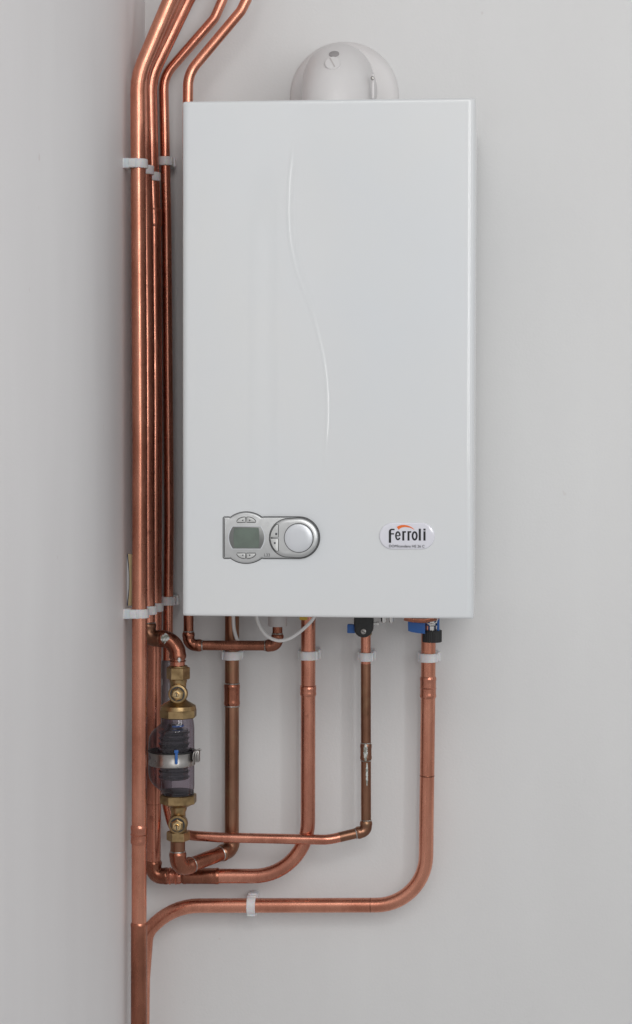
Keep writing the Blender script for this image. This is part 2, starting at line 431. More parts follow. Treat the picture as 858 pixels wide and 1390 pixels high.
def rnd(d, R): return 0 if d >= R else R-math.sqrt(max(0, R*R-(R-d)**2))
def axis_samples(L, n, R):
    edge = [R*(1-math.cos(math.pi/2*k/7)) for k in range(7)]
    mid = [R+(L-2*R)*k/(n-14) for k in range(n-14+1)]
    return edge+mid+[L-e for e in reversed(edge)]
xs = axis_samples(W_, nx, RX); zs = axis_samples(H_, nz, RZ)
verts = []; faces = []
for z in zs:
    for x in xs:
        y = FY + rnd(min(x, W_-x), RX) + rnd(min(z, H_-z), RZ)
        e = min(x, W_-x, z, H_-z)
        if e > 0.012: y -= relief(BX+x, ZB+z)*ss(0.012, 0.03, e)
        # rounded outline at the corners
        verts.append((BX+x, y, ZB+z))
A = len(xs)
for j in range(len(zs)-1):
    for i in range(A-1): a = j*A+i; faces.append((a, a+1, a+A+1, a+A))
bound = [i for i in range(A)] + [j*A+A-1 for j in range(1, len(zs))] + [(len(zs)-1)*A+i for i in range(A-2, -1, -1)] + [j*A for j in range(len(zs)-2, 0, -1)]
b0 = len(verts)
for b in bound: verts.append((verts[b][0], -0.012, verts[b][2]))
nb = len(bound)
for k in range(nb): faces.append((bound[k], b0+k, b0+(k+1) % nb, bound[(k+1) % nb]))
faces.append(tuple(b0+k for k in range(nb)))
me = bpy.data.meshes.new('casing'); me.from_pydata(verts, [], faces)
bm = bmesh.new(); bm.from_mesh(me); bpy.data.meshes.remove(me)
bm_obj('casing', bm, M['enamel'], boiler, ang=50)
# hanging rail behind the casing
bm = bmesh.new(); box(bm, (BX+0.2, -0.006, ZT-0.06), (0.17, 0.0055, 0.03), 0.001)
bm_obj('mounting_bracket', bm, M['steel'], boiler)
# connections just under the casing
def fitnut(name, px, py0, py1, Y, r, m):
    a = at(px, py0, Y); b = at(px, py1, Y); bm = bmesh.new(); hexnut(bm, (a+b)/2, r, (a-b).length/2, rot=0.2); return bm_obj(name, bm, m, boiler)
c = at(377, 832, -0.075); bm = bmesh.new(); lathe(bm, [(0.0135, -0.020), (0.0142, -0.018), (0.0142, 0.0), (0.0150, 0.001), (0.0150, 0.012)], c); bm_obj('drain_cap', bm, M['greycap'], boiler)
c = at(412, 837.5, -0.20); bm = bmesh.new(); box(bm, c, (0.0055, 0.004, 0.0042), 0.001); bm_obj('yellow_tag', bm, M['yellow'], boiler)
for px, py, r in ((521, 838, 0.0045), (531, 838, 0.0035)):
    c = at(px, py, -0.07); bm = bmesh.new(); lathe(bm, [(r*0.7, -0.008), (r, -0.006), (r, 0.012)], c); bm_obj('spigot', bm, M['chrome'], boiler)

# --- control panel
SC = 0.9925*1000
cp = link('control_panel', bpy.data.meshes.new('tmp'), None, boiler)
def fl(px, py): return fpx(px, py)
def mkpoly(l): return [fl(a, b) for a, b in l]
def replace(o, bm, m, ang=35):
    t = bm_obj('t', bm, m, None, ang=ang); o.data = t.data; bpy.data.objects.remove(t)
# outline: rectangle + circle bump + half-round right end
cxp, cyp = 334.3, 729.8; hr = 27.8; R1 = 34.6; xr = 405.8
def arc(cx, cy, r, a0, a1, n): return [(cx+r*math.cos(math.radians(a0+(a1-a0)*k/n)), cy-r*math.sin(math.radians(a0+(a1-a0)*k/n))) for k in range(n+1)]
th = math.degrees(math.asin(hr/R1))
out = [(303.4, cyp-hr+1), (304.4, cyp-hr)] + [(x, cyp-hr) for x in (308, 311)] + arc(cxp, cyp, R1, 180-th+1.5, th-1.5, 26) + [(x, cyp-hr) for x in (358, 365, 380, 395)] \
    + arc(xr, cyp, hr, 90, -90, 40) + [(x, cyp+hr) for x in (395, 380, 365, 358)] + arc(cxp, cyp, R1, -th+1.5, -180+th-1.5, 26) + [(x, cyp+hr) for x in (311, 308)] + [(304.4, cyp+hr), (303.4, cyp+hr-1)]
G = FY
bm = bmesh.new(); plate(bm, mkpoly(out), G+0.006, G-0.0032, 0.0022, 5); replace(cp, bm, M['silver'])
bm = bmesh.new()
big = [(cxp+(x-cxp)*1.0, y) for x, y in out]
# dark gap round the panel
def grow(l, g):
    n = len(l); o = []
    for i in range(n):
        a = Vector(l[i-1]); b = Vector(l[(i+1) % n]); d = (b-a)
        d = d.normalized(); o.append((l[i][0]+d.y*g, l[i][1]-d.x*g))
    return o
bm = bmesh.new(); plate(bm, mkpoly(grow(out, 1.0)), G+0.006, G-0.0005, 0.0); bm_obj('panel_gap', bm, M['groove'], cp)
Y1 = G-0.0032
# display bezel, with bowed sides
def bowed(x0, x1, y0, y1, bow, n=10):
    l = []; ym = (y0+y1)/2; hh = (y1-y0)/2
    for k in range(n+1):
        y = y0+(y1-y0)*k/n; l.append((x1+bow*(1-((y-ym)/hh)**2), y))
    for k in range(n+1):
        y = y1+(y0-y1)*k/n; l.append((x0-bow*(1-((y-ym)/hh)**2), y))
    return l
bm = bmesh.new(); plate(bm, mkpoly(bowed(316.5, 354, 714.6, 744.6, 5.2)), Y1+0.002, Y1-0.0004, 0.0003, 2); bz = bm_obj('display', bm, M['silver_dark'], cp)
bm = bmesh.new(); plate(bm, mkpoly(bowed(315.7, 354.8, 713.9, 745.3, 5.6)), Y1+0.002, Y1-0.00025, 0.0); bm_obj('display_rim', bm, M['dial'], cp)
bm = bmesh.new(); plate(bm, mkpoly(bowed(318.5, 351.5, 716.2, 743.2, 1.0)), Y1+0.002, Y1-0.0007, 0.0); 
lc = bm_obj('screen', bm, M['lcd'], cp)
# dial surround : crest on the left, half round on the right
def surround(g):
    l = arc(392.4, 729.9, 27.0-g, 100, 260, 40)
    return [(x, y) for x, y in l] + [(404, cyp+hr-0.1-g)] + arc(xr, cyp, hr-0.1-g, -88, 88, 40) + [(404, cyp-hr+0.1+g)]
bm = bmesh.new(); plate(bm, mkpoly(surround(0.1)), Y1+0.001, Y1-0.0006, 0.0); bm_obj('surround_gap', bm, M['groove'], cp)
bm = bmesh.new(); plate(bm, mkpoly(surround(0.9)), Y1+0.001, Y1-0.0030, 0.0030, 8, bw=0.0062); bm_obj('dial_surround', bm, M['silver'], cp)
Y2 = Y1-0.0030
x, z = fl(406.2, 729.8)
bm = bmesh.new(); lathe(bm, [(0.0203, -0.001), (0.0203, 0.0003)], (x, Y2, z), Vector((0,-1,0)), 64); bm_obj('dial_gap', bm, M['groove'], cp)
bm = bmesh.new(); lathe(bm, [(0.0193, -0.001), (0.0193, 0.0030), (0.0188, 0.0036), (0.0180, 0.0039), (0.010, 0.0043), (0.002, 0.0044)], (x, Y2, z), Vector((0,-1,0)), 64); bm_obj('dial', bm, M['dial'], cp)
# buttons
def button(l, Y, sym=None):
    bm = bmesh.new(); plate(bm, mkpoly(grow(l, 0.95)), Y+0.001, Y-0.00025, 0.0); bm_obj('button_gap', bm, M['groove'], cp)
    bm = bmesh.new(); plate(bm, mkpoly(l), Y+0.001, Y-0.0012, 0.0004, 2); b = bm_obj('button', bm, M['button'], cp)
    if sym:
        bm = bmesh.new(); plate(bm, mkpoly(sym), Y-0.0010, Y-0.00135, 0.0); bm_obj('button_symbol', bm, M['inkgrey'], b)
def lens(x0, x1, ybase, rise):      # quarter-lens button
    l = []
    for k in range(11):
        f = k/10; l.append((x0+(x1-x0)*f, ybase-rise*math.sqrt(max(0.04, 1-(1-(f if x0 < 334 else 1-f))**2))))
    return l+[(x1, ybase), (x0, ybase)]
button(lens(322.3, 333.2, 708.6, 6.6), Y1, [(328.6,706.2),(331,704.8),(331,707.6)])
button(lens(335.6, 347.2, 708.6, 6.6), Y1, [(341,706.2),(338.6,704.8),(338.6,707.6)])
button([(x, 1459.6-y) for x, y in lens(322.3, 333.2, 708.6, 6.6)][::-1], Y1, [(328.6,753.4),(331,752),(331,754.8)])
button([(x, 1459.6-y) for x, y in lens(335.6, 347.2, 708.6, 6.6)][::-1], Y1, [(341,753.4),(338.6,752),(338.6,754.8)])
def crescent(y0, y1):
    l = [(378.2, y0), (378.2, y1)]
    for k in range(9):
        y = y1+(y0-y1)*k/8; l.append((392.4-math.sqrt(max(0, 24.3**2-(y-729.9)**2)), y))
    return l
button(crescent(712, 728.6), Y2+0.0002, [(374.5,723),(377,723),(377,726),(374.5,726)])
button(crescent(731.2, 747.5), Y2+0.0002, [(372.6,735.5),(375,735.5),(375,738),(372.6,738)])
x0, z0 = fl(359, 755); text('L33', 0.0078, x0, z0, Y1-0.0001, M['inkgrey'], cp, 'lettering', 0.00015)

# --- name badge
bd_out = arc(572.3, 727.5, 17.9, 90, -90, 24) + arc(533, 727.5, 17.9, -90, -270, 24)
bm = bmesh.new(); plate(bm, mkpoly(bd_out), G+0.003, G-0.0016, 0.0012, 4, dome=0.0006); badge = bm_obj('badge', bm, M['badge'], boiler, ang=60)
YB = G-0.0024
def q(a, b): return fpx(490+a/6.6, 690+b/6.6)
ltr = bmesh.new()
def stroke(l, wds, y=YB):
    pts = [Vector(q(a, b)) for a, b in l]; n = len(pts)
    if not isinstance(wds, (list, tuple)): wds = [wds]*n
    L, R = [], []
    for i, p in enumerate(pts):
        d = (pts[min(n-1, i+1)]-pts[max(0, i-1)]).normalized(); nn_ = Vector((-d.y, d.x))*wds[i]/6.6/992.5/2
        L.append(p+nn_); R.append(p-nn_)
    for i in range(n-1):
        c = [L[i], L[i+1], R[i+1], R[i]]
        v = [ltr.verts.new((k.x, y, k.y)) for k in c]; w_ = [ltr.verts.new((k.x, y+0.0008, k.y)) for k in c]
        ltr.faces.new(v)
        for a in range(4): ltr.faces.new((v[a], v[(a+1) % 4], w_[(a+1) % 4], w_[a]))
def el(cx, cy, rx, ry, a0, a1, n=16): return [(cx+rx*math.cos(math.radians(a0+(a1-a0)*k/n)), cy-ry*math.sin(math.radians(a0+(a1-a0)*k/n))) for k in range(n+1)]
# F
stroke([(261,308),(261,205)], 20); stroke(el(281,205,20,17,180,95,8)+[(302,189)], [20,19,18,17,16,15,14,13,12,12]); stroke([(268,228),(297,228)], 12)
# e
stroke([(322,245),(347,245)], 10, YB-0.00004); stroke(el(332,245,18,34,0,330,24), [14]*25)
# r r
for x in (380, 427):
    stroke([(x,288),(x,204)], 18); stroke([(x,222),(x+6,213),(x+15,210),(x+24,212)], [12,13,14,14], YB-0.00004)
# o
stroke(el(482,246,19,34,0,360,28), [16]*29)
# l i
stroke([(528,288),(528,182)], 19); stroke([(570,288),(570,205)], 19); stroke([(570,198),(570,182)], 19)
bm_obj('lettering', ltr, M['ink'], badge, smooth=False)
ltr = bmesh.new()
cr = [(330,178),(345,168),(365,160),(390,157),(415,160),(440,167),(460,177),(478,190)]
stroke(cr, [30,26,22,18,15,11,7,2]); bm_obj('orange_arc', ltr, M['orange'], badge, smooth=False)
a, b = q(253, 348), q(570, 348)
text('DOMIcondens HE 26 C', b[0]-a[0], a[0], a[1], YB, M['inkgrey'], badge, 'lettering', 0.0002)

# ------------------------------------------------------------------ flue
YF = -0.175
fc = at(456.3, 97.8, YF); rF = (at(503.6, 107, YF).x-at(409, 107, YF).x)/2
flue = thing('flue', 'white flue elbow rising from the boiler top into the wall', 'flue', (fc.x, YF, ZT))
P = Path([Vector((fc.x, YF, ZT-0.004)), Vector((fc.x, YF, fc.z)), Vector((fc.x, -0.010, fc.z))], [0.0562])
sub = P.sub(0, P.L)
fr0 = dense(sub, 0.004)
bm = bmesh.new(); tube(bm, fr0, rF, 64); bm_obj('elbow', bm, M['flue'], flue)
bm = bmesh.new(); lathe(bm, [(rF+0.006, 0), (rF+0.006, 0.008), (rF+0.0015, 0.0115)], (fc.x, YF, ZT-0.0005), n=64); bm_obj('flange', bm, M['flue'], flue)
# wall collar
wc = at(466.8, 130, -0.012); 
rw = at(541, 127, -0.012).x-wc.x
bm = bmesh.new(); lathe(bm, [(rw, 0.0), (rw, 0.004), (rw-0.001, 0.007), (rw-0.004, 0.0095), (rw-0.010, 0.0110), (rF+0.010, 0.0112), (rF-0.002, 0.0115)], (wc.x, -0.0005, wc.z), Vector((0,-1,0)), 96); bm_obj('wall_collar', bm, M['flue'], flue)
# test plug and port on the upper front of the elbow: find the surface along the line of sight
def on_tube(px, py):
    # march to the elbow surface (distance to centreline = rF)
    d = ray(px, py).normalized(); t = 2.5
    for _ in range(400):
        p = CAMP+d*t; s = P.near(p); e = (P.pt(s)-p).length-rF
        if e < 1e-4: break
        t += e*0.8
    return p, (p-P.pt(s)).normalized()
p, nrm = on_tube(451.5, 86.5)
plugn = (nrm + Vector((0,-0.35,0))).normalized()
bm = bmesh.new(); lathe(bm, [(0.0112, -0.008), (0.0112, 0.0018), (0.0102, 0.0030), (0.003, 0.0034)], p, plugn, 40); pl = bm_obj('test_plug', bm, M['flue'], flue)
uu = Vector((1,0,0)); vv = plugn.cross(uu).normalized(); vv = -vv if vv.z < 0 else vv
sd = (vv*0.88-uu*0.42).normalized(); sn = plugn.cross(sd).normalized()
bm = bmesh.new(); rm = Matrix((sn, plugn, sd)).transposed(); box(bm, p+plugn*0.0034, (0.0009, 0.0006, 0.0088), 0.0002, 1, rm); bm_obj('slot', bm, M['greycap'], pl)
p, nrm = on_tube(453.5, 73.3)
bm = bmesh.new(); lathe(bm, [(0.0072, -0.006), (0.0072, 0.0008), (0.0066, 0.0012)], p, nrm, 32); bm_obj('test_port', bm, M['grey_hole'], flue)
bm = bmesh.new(); q0 = at(505.5, 112, YF-0.01)
box(bm, q0+Vector((0.001, 0, -0.006)), (0.0022, 0.004, 0.018), 0.0018, 2); bm_obj('clamp_tab', bm, M['flue'], flue)
bm = bmesh.new(); lathe(bm, [(0.0026, 0), (0.0026, 0.0025), (0.0015, 0.0032)], q0+Vector((0.0005, -0.006, 0.005)), Vector((0,-1,0)), 20); bm_obj('screw', bm, M['steel'], flue)

# ------------------------------------------------------------------ pipes
R22, R15 = 0.011, 0.0075
XP = 0.0225
Y1p = at_x(190.3, 600, XP).y; Y2p = at_x(200.2, 600, XP).y; Y3p = at_x(209.3, 600, XP).y
print('riser depths', Y1p, Y2p, Y3p)
def A_(Y): return lambda l: [at(x, y, Y) for x, y in l]
p1 = at(190, 700, Y1p)
# 1 front riser
f = A_(Y1p)
t1, P1 = pipe('frontmost and widest looking of the vertical copper pipes beside the side wall', f([(262,-62),(231,0),(187,104),(189.8,600),(188.8,1130),(188.5,1500)]), [0.02,0.10,0.3,0.3], R22, M['cu'], p1,
  [('coupling', at(189,1120,Y1p), at(189,1146,Y1p), M['cu2']), ('ring', at(189,1133,Y1p), M['cu'], 0.0014, 0.0021), ('coupling', at(189,1252,Y1p), at(189,1500,Y1p), M['cu4'])])
# 2 middle riser that feeds the filter
YV = Y2p-0.006
pts = A_(Y2p)([(269,-62),(237.6,0),(192.6,96),(196.8,250),(199.8,470),(200.6,866)]) + [at(241.2, 868, YV), at(241.2, 925, YV)]
t2, P2 = pipe('copper riser half hidden behind the frontmost one, turning right above the filter', pts, [0.02,0.09,0.5,0.5,0.013,0.024], R22, M['cu2'], at(200,700,Y2p),
  [('elbow', 4, 0.010, M['cu3'], M['solder']), ('elbow', 5, 0.006, M['cu4'], None)])
bm = bmesh.new(); blob(bm, P2.pt(P2.near(at(225.5,868,YV))), R22+0.0014, 0.013, 0.016, 0.25, False); bm_obj('solder_smear', bm, M['oxide'], t2)
bm = bmesh.new(); blob(bm, P2.pt(P2.near(at(241,894,YV))), R22+0.0014, 0.009, 0.006, 0.35); bm_obj('solder_smear', bm, M['solder'], t2)
ring('solder_ring', P2, P2.near(at(241.2,897,YV)), R22+0.0006, M['cu4'], t2)
# 3 rear riser and the return under the boiler
YD = Y3p
pts = A_(Y3p)([(290,-62),(254.2,0),(203,106),(204.6,200),(208.8,300),(210.4,560),(208.4,1189)]) + A_(YD)([(418,1189.5),(418.5,820)])
t3, P3 = pipe('third riser from the front, sweeping right at its foot and up to the boiler middle', pts, [0.02,0.09,0.4,0.5,0.5,0.0125,0.085], R22, M['cu2'], at(209,700,Y3p),
  [('elbow', 5, 0.011, M['cu4'], None), ('ring', at(231,1189,YD), M['cu'], 0.0016, 0.0026), ('ring', at(239,1189,YD), M['cu'], 0.0016, 0.0026), ('coupling', at(226,1189,YD), at(246,1189,YD), M['cu2']),
   ('coupling', at(247,1189,YD), at(298,1189,YD), M['cu4']), ('ring', at(209,1091,YD), M['cu4'], 0.0006, 0.0004), ('coupling', at(418.5,931,YD), at(418.5,945,YD), M['cu2']), ('coupling', at(210,283,YD), at(210,308,YD), M['cu2']), ('ring', at(418.4,931,YD), M['cu'], 0.0008, 0.0016)])
# 4 thin riser, low cross pipe, up to the blue-lever valve
Y4 = -0.034; YH = -0.066; Y5 = -0.050
pts = A_(Y4)([(320,-62),(302,0),(291,25),(221.8,104),(226,300),(229.5,700),(226,1070),(226.2,1090)]) + [at(236,1130,Y4-0.012), at(262,1134.5,YH), at(300,1136.8,YH), at(420,1139.5,YH), at(446,1140,YH), at(497,1128,Y5), at(496.5,840,Y5)]
t4, P4 = pipe('thin copper pipe crossing low to the right and up to the black knobbed valve', pts, [0.0,0.028,0.05,0.5,0.5,0.05,0.04,0.03,0.03,0.2,0.2,0.06,0.0085], R15, M['cu2'], at(228,700,Y4),
  [('elbow', 12, 0.009, M['cu3'], M['solder']), ('coupling', at(496.6,1009,Y5), at(496.6,1032,Y5), M['cu3'], M['solder'])])
bm = bmesh.new(); blob(bm, P4.pt(P4.near(at(496.6,1020,Y5))), R15+0.0016, 0.026, 0.007, 0.0); bm_obj('solder_smear', bm, M['oxide'], t4)
bm = bmesh.new(); blob(bm, P4.pt(P4.near(at(496.6,1050,Y5))), R15+0.0003, 0.034, 0.004, 0.25); bm_obj('solder_smear', bm, M['oxide'], t4)
# overlay the browned upright of this run as its own length of tube
bm = bmesh.new(); tube(bm, P4.sub(P4.bends[12][1]+0.008, P4.near(at(496.6,901,Y5))), R15+0.0002, 28); bm_obj('tarnished_tube', bm, M['cu3'], t4)
bm = bmesh.new(); tube(bm, P4.sub(P4.bends[12][0]-0.035, P4.bends[12][0]-0.008), R15+0.0002, 28); bm_obj('tarnished_tube', bm, M['cu3'], t4)
# 5 thin pipe hugging the boiler's side, short run below
Y5b = -0.078
pts = A_(Y5b)([(352,-62),(334.5,0),(327,15),(255.5,100),(254.9,160),(256.0,876),(376.5,876.5),(376.8,840)])
t5, P5 = pipe('thin copper pipe behind the boiler edge with a short level run under the boiler', pts, [0.0,0.028,0.05,0.5,0.0115,0.010], R15, M['cu4'], at(256,500,Y5b),
  [('elbow', 4, 0.009, M['cu4'], M['solder']), ('elbow', 5, 0.008, M['cu4'], M['solder'])])
bm = bmesh.new(); tube(bm, P5.sub(0, P5.near(at(254.5,300,Y5b))), R15+0.0002, 28); bm_obj('bright_tube', bm, M['cu'], t5)
# 6 boiler to filter bottom
YC = -0.036
YE = YV+0.002
pts = A_(YC)([(315,820),(314.6,1153)]) + [at(241.5,1181,YE), at(241.2,1120,YE)]
t6, P6 = pipe('brown tarnished copper pipe from the boiler left half, slanting to the filter foot', pts, [0.014,0.016], R22, M['cu3'], at(315,1000,YC),
  [('coupling', at(314.6,928,YC), at(314.6,958,YC), M['cu4'], M['solder']), ('elbow', 0, 0.010, M['cu3'], M['solder']), ('elbow', 1, 0.009, M['cu4'], M['solder'])])
bm = bmesh.new(); tube(bm, P6.sub(P6.bends[0][1]+0.006, P6.bends[1][0]-0.006), R22+0.0002, 28); bm_obj('reddened_tube', bm, M['cu4'], t6)
# 7 right hand pipe
YR = -0.040
pts = A_(YR)([(581.8,845),(581,960),(577.6,1228.5)]) + [at(236,1229.5,YR), at(199,1265,YR), at(194,1330,YR-0.008), at(192,1500,YR-0.02)]
t7, P7 = pipe('rightmost copper pipe, dropping from the black collar and sweeping left along the wall foot', pts, [0.5,0.078,0.100,0.034,0.1], R22, M['cu'], at(580,1000,YR),
  [('coupling', at(581,918,YR), at(581,948,YR), M['cu2']), ('ring', at(581,934,YR), M['cu2'], 0.0012, 0.0018), ('ring', at(578.5,1053,YR), M['cu4'], 0.0013, 0.0004), ('ring', at(503,1228.6,YR), M['cu4'], 0.0007, 0.0003)])

# scale reducer sleeve on the thin pipe behind the filter
sl = thing('pipe_sleeve', 'smoky grey plastic sleeve on the thin pipe, mostly hidden behind the filter', 'sleeve', at(227,980,Y4))
bm = bmesh.new(); c0 = P4.pt(P4.near(at(228,896,Y4))); c1 = P4.pt(P4.near(at(226,1088,Y4)))
L = (c0-c1).length; ax = (c0-c1)
lathe(bm, [(0.0078, 0), (0.0085, 0.002), (0.0085, 0.010), (0.0078, 0.012)] + [(0.0080, 0.03), (0.0088, 0.032)] + [(0.0088, L-0.04), (0.0078, L-0.038), (0.0078, L-0.030), (0.0088, L-0.028), (0.0088, L-0.002), (0.0078, L)], c1, ax, 28)
bm_obj('sleeve_body', bm, M['sleeve'], sl)

# ------------------------------------------------------------------ filter
fp = thing('water_filter', 'clear smoky filter bowl with black cartridge between two brass valves', 'filter', at(242,1075,YV))
def F(px, py): return at(px, py, YV)
cx = F(242, 940).x
zz = lambda py: F(242, py).z
mm = 1/ (F(243, 1000).x-F(242, 1000).x)     # px per metre
def v2(py, m_=None): return Vector((F(242, py).x, YV, zz(py)))
bm = bmesh.new(); hexnut(bm, v2(913.5), 13.6/mm, (zz(905)-zz(922))/2, rot=math.radians(3)); bm_obj('union_nut', bm, M['brass'], fp, smooth=False)
bm = bmesh.new(); lathe(bm, [(12.6/mm, 0), (12.6/mm, 0.0016), (11.4/mm, 0.0026)], v2(905.5), n=40); bm_obj('collar', bm, M['brass'], fp)
bm = bmesh.new(); lathe(bm, [(11/mm, 0), (10.8/mm, zz(950)-zz(958)), (10.0/mm, zz(945)-zz(958)), (10.8/mm, zz(940)-zz(958)), (10.8/mm, zz(928)-zz(958)), (11.8/mm, zz(925)-zz(958)), (11.8/mm, zz(920)-zz(958))], v2(958)); bm_obj('valve_body', bm, M['brass'], fp)
def spindle(py, tilt, hexrot):
    c = v2(py) + Vector((1.2/mm, -0.006, 0)); ax = Vector((0.02, -1, tilt)).normalized()
    bm = bmesh.new(); lathe(bm, [(12.0/mm, -0.004), (12.8/mm, -0.001), (12.8/mm, 0.009), (12.2/mm, 0.0105), (10.6/mm, 0.0110)], c, ax, 40); k = bm_obj('spindle_boss', bm, M['brass'], fp)
    bm = bmesh.new(); lathe(bm, [(9.9/mm, 0.0106), (9.9/mm, 0.01115), (6/mm, 0.0112)], c, ax, 40); bm_obj('boss_recess', bm, M['groove'], k)
    bm = bmesh.new(); hexnut(bm, c+ax*0.0130, 7.6/mm, 0.0028, ax, hexrot); bm_obj('gland_nut', bm, M['brass'], fp, smooth=False)
    bm = bmesh.new(); lathe(bm, [(5.6/mm, 0.010), (5.6/mm, 0.0166), (5.0/mm, 0.0172), (3.2/mm, 0.0174), (3.2/mm, 0.022), (2.4/mm, 0.0238)], c, ax, 32); bm_obj('spindle', bm, M['brassbright'], fp)
    bm = bmesh.new(); box(bm, c+ax*0.0238, (0.0007, 0.0008, 0.0030), 0.0002, 1); bm_obj('spindle_slot', bm, M['groove'], k)
spindle(940.5, 0.04, 0.3); 
# large upper nut
bm = bmesh.new(); lathe(bm, [(24.2/mm, 0), (24.2/mm, 0.001), (23.2/mm, zz(957.5)-zz(963)), (13/mm, zz(951.5)-zz(963)), (11.5/mm, zz(950)-zz(963))], v2(963), n=48); bm_obj('nut_shoulder', bm, M['brass'], fp)
bm = bmesh.new(); hexnut(bm, v2(968), 23.3/mm, (zz(961.5)-zz(973))/2, n=8, rot=math.radians(22.5)); bm_obj('bowl_nut', bm, M['brass'], fp, smooth=False)
# clear bowl (lopsided: it bulges to the left)
prof = [(974,222,262),(978,221,262.8),(982,218.6,263.4),(986,214,263.8),(990,209.4,264),(995,205.6,264),(1001,203,264),(1010,202,264),(1022,202,264),(1034,202,264),(1046,202,264),(1054,203,264),(1060,205.5,264),(1065,209.5,264),(1069,214,263.8),(1073,218.4,263),(1078,221,262)]
bm = bmesh.new(); rings = []
n = 96
def spl(L, t):
    i = min(len(L)-2, int(t)); f = t-i; p0, p1, p2, p3 = L[max(0, i-1)], L[i], L[i+1], L[min(len(L)-1, i+2)]
    return tuple(0.5*((2*b)+(c_-a)*f+(2*a-5*b+4*c_-d)*f*f+(3*b-a-3*c_+d)*f**3) for a, b, c_, d in zip(p0, p1, p2, p3))
prof = [spl(prof, k/6) for k in range((len(prof)-1)*6+1)]
for py, xl, xr_ in prof:
    a = at(xl, py, YV); b = at(xr_, py, YV); cxm = (a.x+b.x)/2; rx = (b.x-a.x)/2; ry = min(rx, 0.030)
    rings.append([bm.verts.new((cxm+rx*math.cos(2*math.pi*k/n), YV-0.002+ry*math.sin(2*math.pi*k/n), a.z*0.5+b.z*0.5)) for k in range(n)])
for a, b in zip(rings, rings[1:]):
    for k in range(n): bm.faces.new((a[k], a[(k+1) % n], b[(k+1) % n], b[k]))
bm.faces.new(rings[0][::-1]); bm.faces.new(rings[-1])
bm_obj('bowl', bm, M['clear'], fp, ang=70)
# cartridge with ribs
cc = at(236.5, 1057, YV-0.002); Hc = zz(990)-zz(1058); prf = [(0.008, 0), (0.0213, 0.0005)]
nr = 9
for k in range(nr):
    h0 = Hc*k/nr; h1 = Hc*(k+1)/nr
    prf += [(0.0220, h0+0.0008), (0.0228, h0+0.0018), (0.0237, h0+0.0036), (0.0228, h0+0.0046), (0.0211, h0+0.0052), (0.0211, h1-0.0006)]
prf += [(0.0190, Hc), (0.0115, Hc+0.001), (0.0115, Hc+0.006), (0.010, Hc+0.008)]
bm = bmesh.new(); lathe(bm, prf, cc, n=48); bm_obj('cartridge', bm, M['mesh'], fp)
bm = bmesh.new(); lathe(bm, [(0.0118, 0), (0.0122, 0.0005), (0.0122, 0.002), (0.0118, 0.0025)], at(239, 986, YV-0.002), n=40); bm_obj('blue_seal', bm, M['blue'], fp)
# clamp band
cb = at(233.3, 1029, YV-0.002); hb = (zz(1017)-zz(1035))/2
bm = bmesh.new()
def bandring(bm, rout, rin, z0, z1, c, ryk=0.965):
    k = 72; rr = []
    for (r_, z_) in ((rin, z0), (rout-0.0008, z0), (rout, z0+0.0009), (rout, (z0+z1)/2-0.002), (rout-0.0012, (z0+z1)/2+0.001), (rout-0.0006, z1-0.0012), (rout+0.0008, z1-0.0006), (rout+0.0008, z1), (rin, z1)):
        rr.append([bm.verts.new((c.x+r_*math.cos(2*math.pi*j/k), c.y+r_*ryk*math.sin(2*math.pi*j/k), c.z+z_)) for j in range(k)])
    for i in range(len(rr)):
        a, b = rr[i], rr[(i+1) % len(rr)]
        for j in range(k): bm.faces.new((a[j], a[(j+1) % k], b[(j+1) % k], b[j]))
bandring(bm, 0.0349, 0.0335, -hb, hb, cb); bm_obj('clamp_band', bm, M['steel'], fp)
bm = bmesh.new(); bandring(bm, 0.0350, 0.0322, hb, hb+0.0022, cb); bm_obj('rubber_gasket', bm, M['rubber'], fp)
# clamp catch on the right
c = at(267.5, 1026, YV-0.012)
bm = bmesh.new(); box(bm, c, (0.0040, 0.006, 0.0088), 0.0016, 3); lt = bm_obj('clamp_catch', bm, M['steel'], fp)
bm = bmesh.new()
for dx in (-0.0035, 0.0, 0.0032):
    k = c+Vector((dx-0.001, -0.0068, 0)); tube(bm, [k+Vector((0.0010, 0, 0.0065)), k+Vector((0.0, -0.0012, 0.003)), k+Vector((-0.0006, -0.0012, -0.003)), k+Vector((0.0006, 0, -0.0065))], 0.0009, 10)
bm_obj('catch_wire', bm, M['steel'], lt)
bm = bmesh.new(); tube(bm, [c+Vector((0.000, -0.002, 0.0085)), c+Vector((0.004, -0.002, 0.0105)), c+Vector((0.0065, -0.002, 0.0085))], 0.0013, 12); bm_obj('catch_hook', bm, M['steel'], lt)
c = at(239.3, 1028, YV-0.0385)
bm = bmesh.new(); box(bm, c+Vector((0, 0.0015, 0)), (0.0019, 0.0012, 0.0105), 0.0005, 2); box(bm, c+Vector((0, 0.0008, 0.0082)), (0.0030, 0.0014, 0.0022), 0.0005, 2); bm_obj('blue_clip', bm, M['blue'], fp)
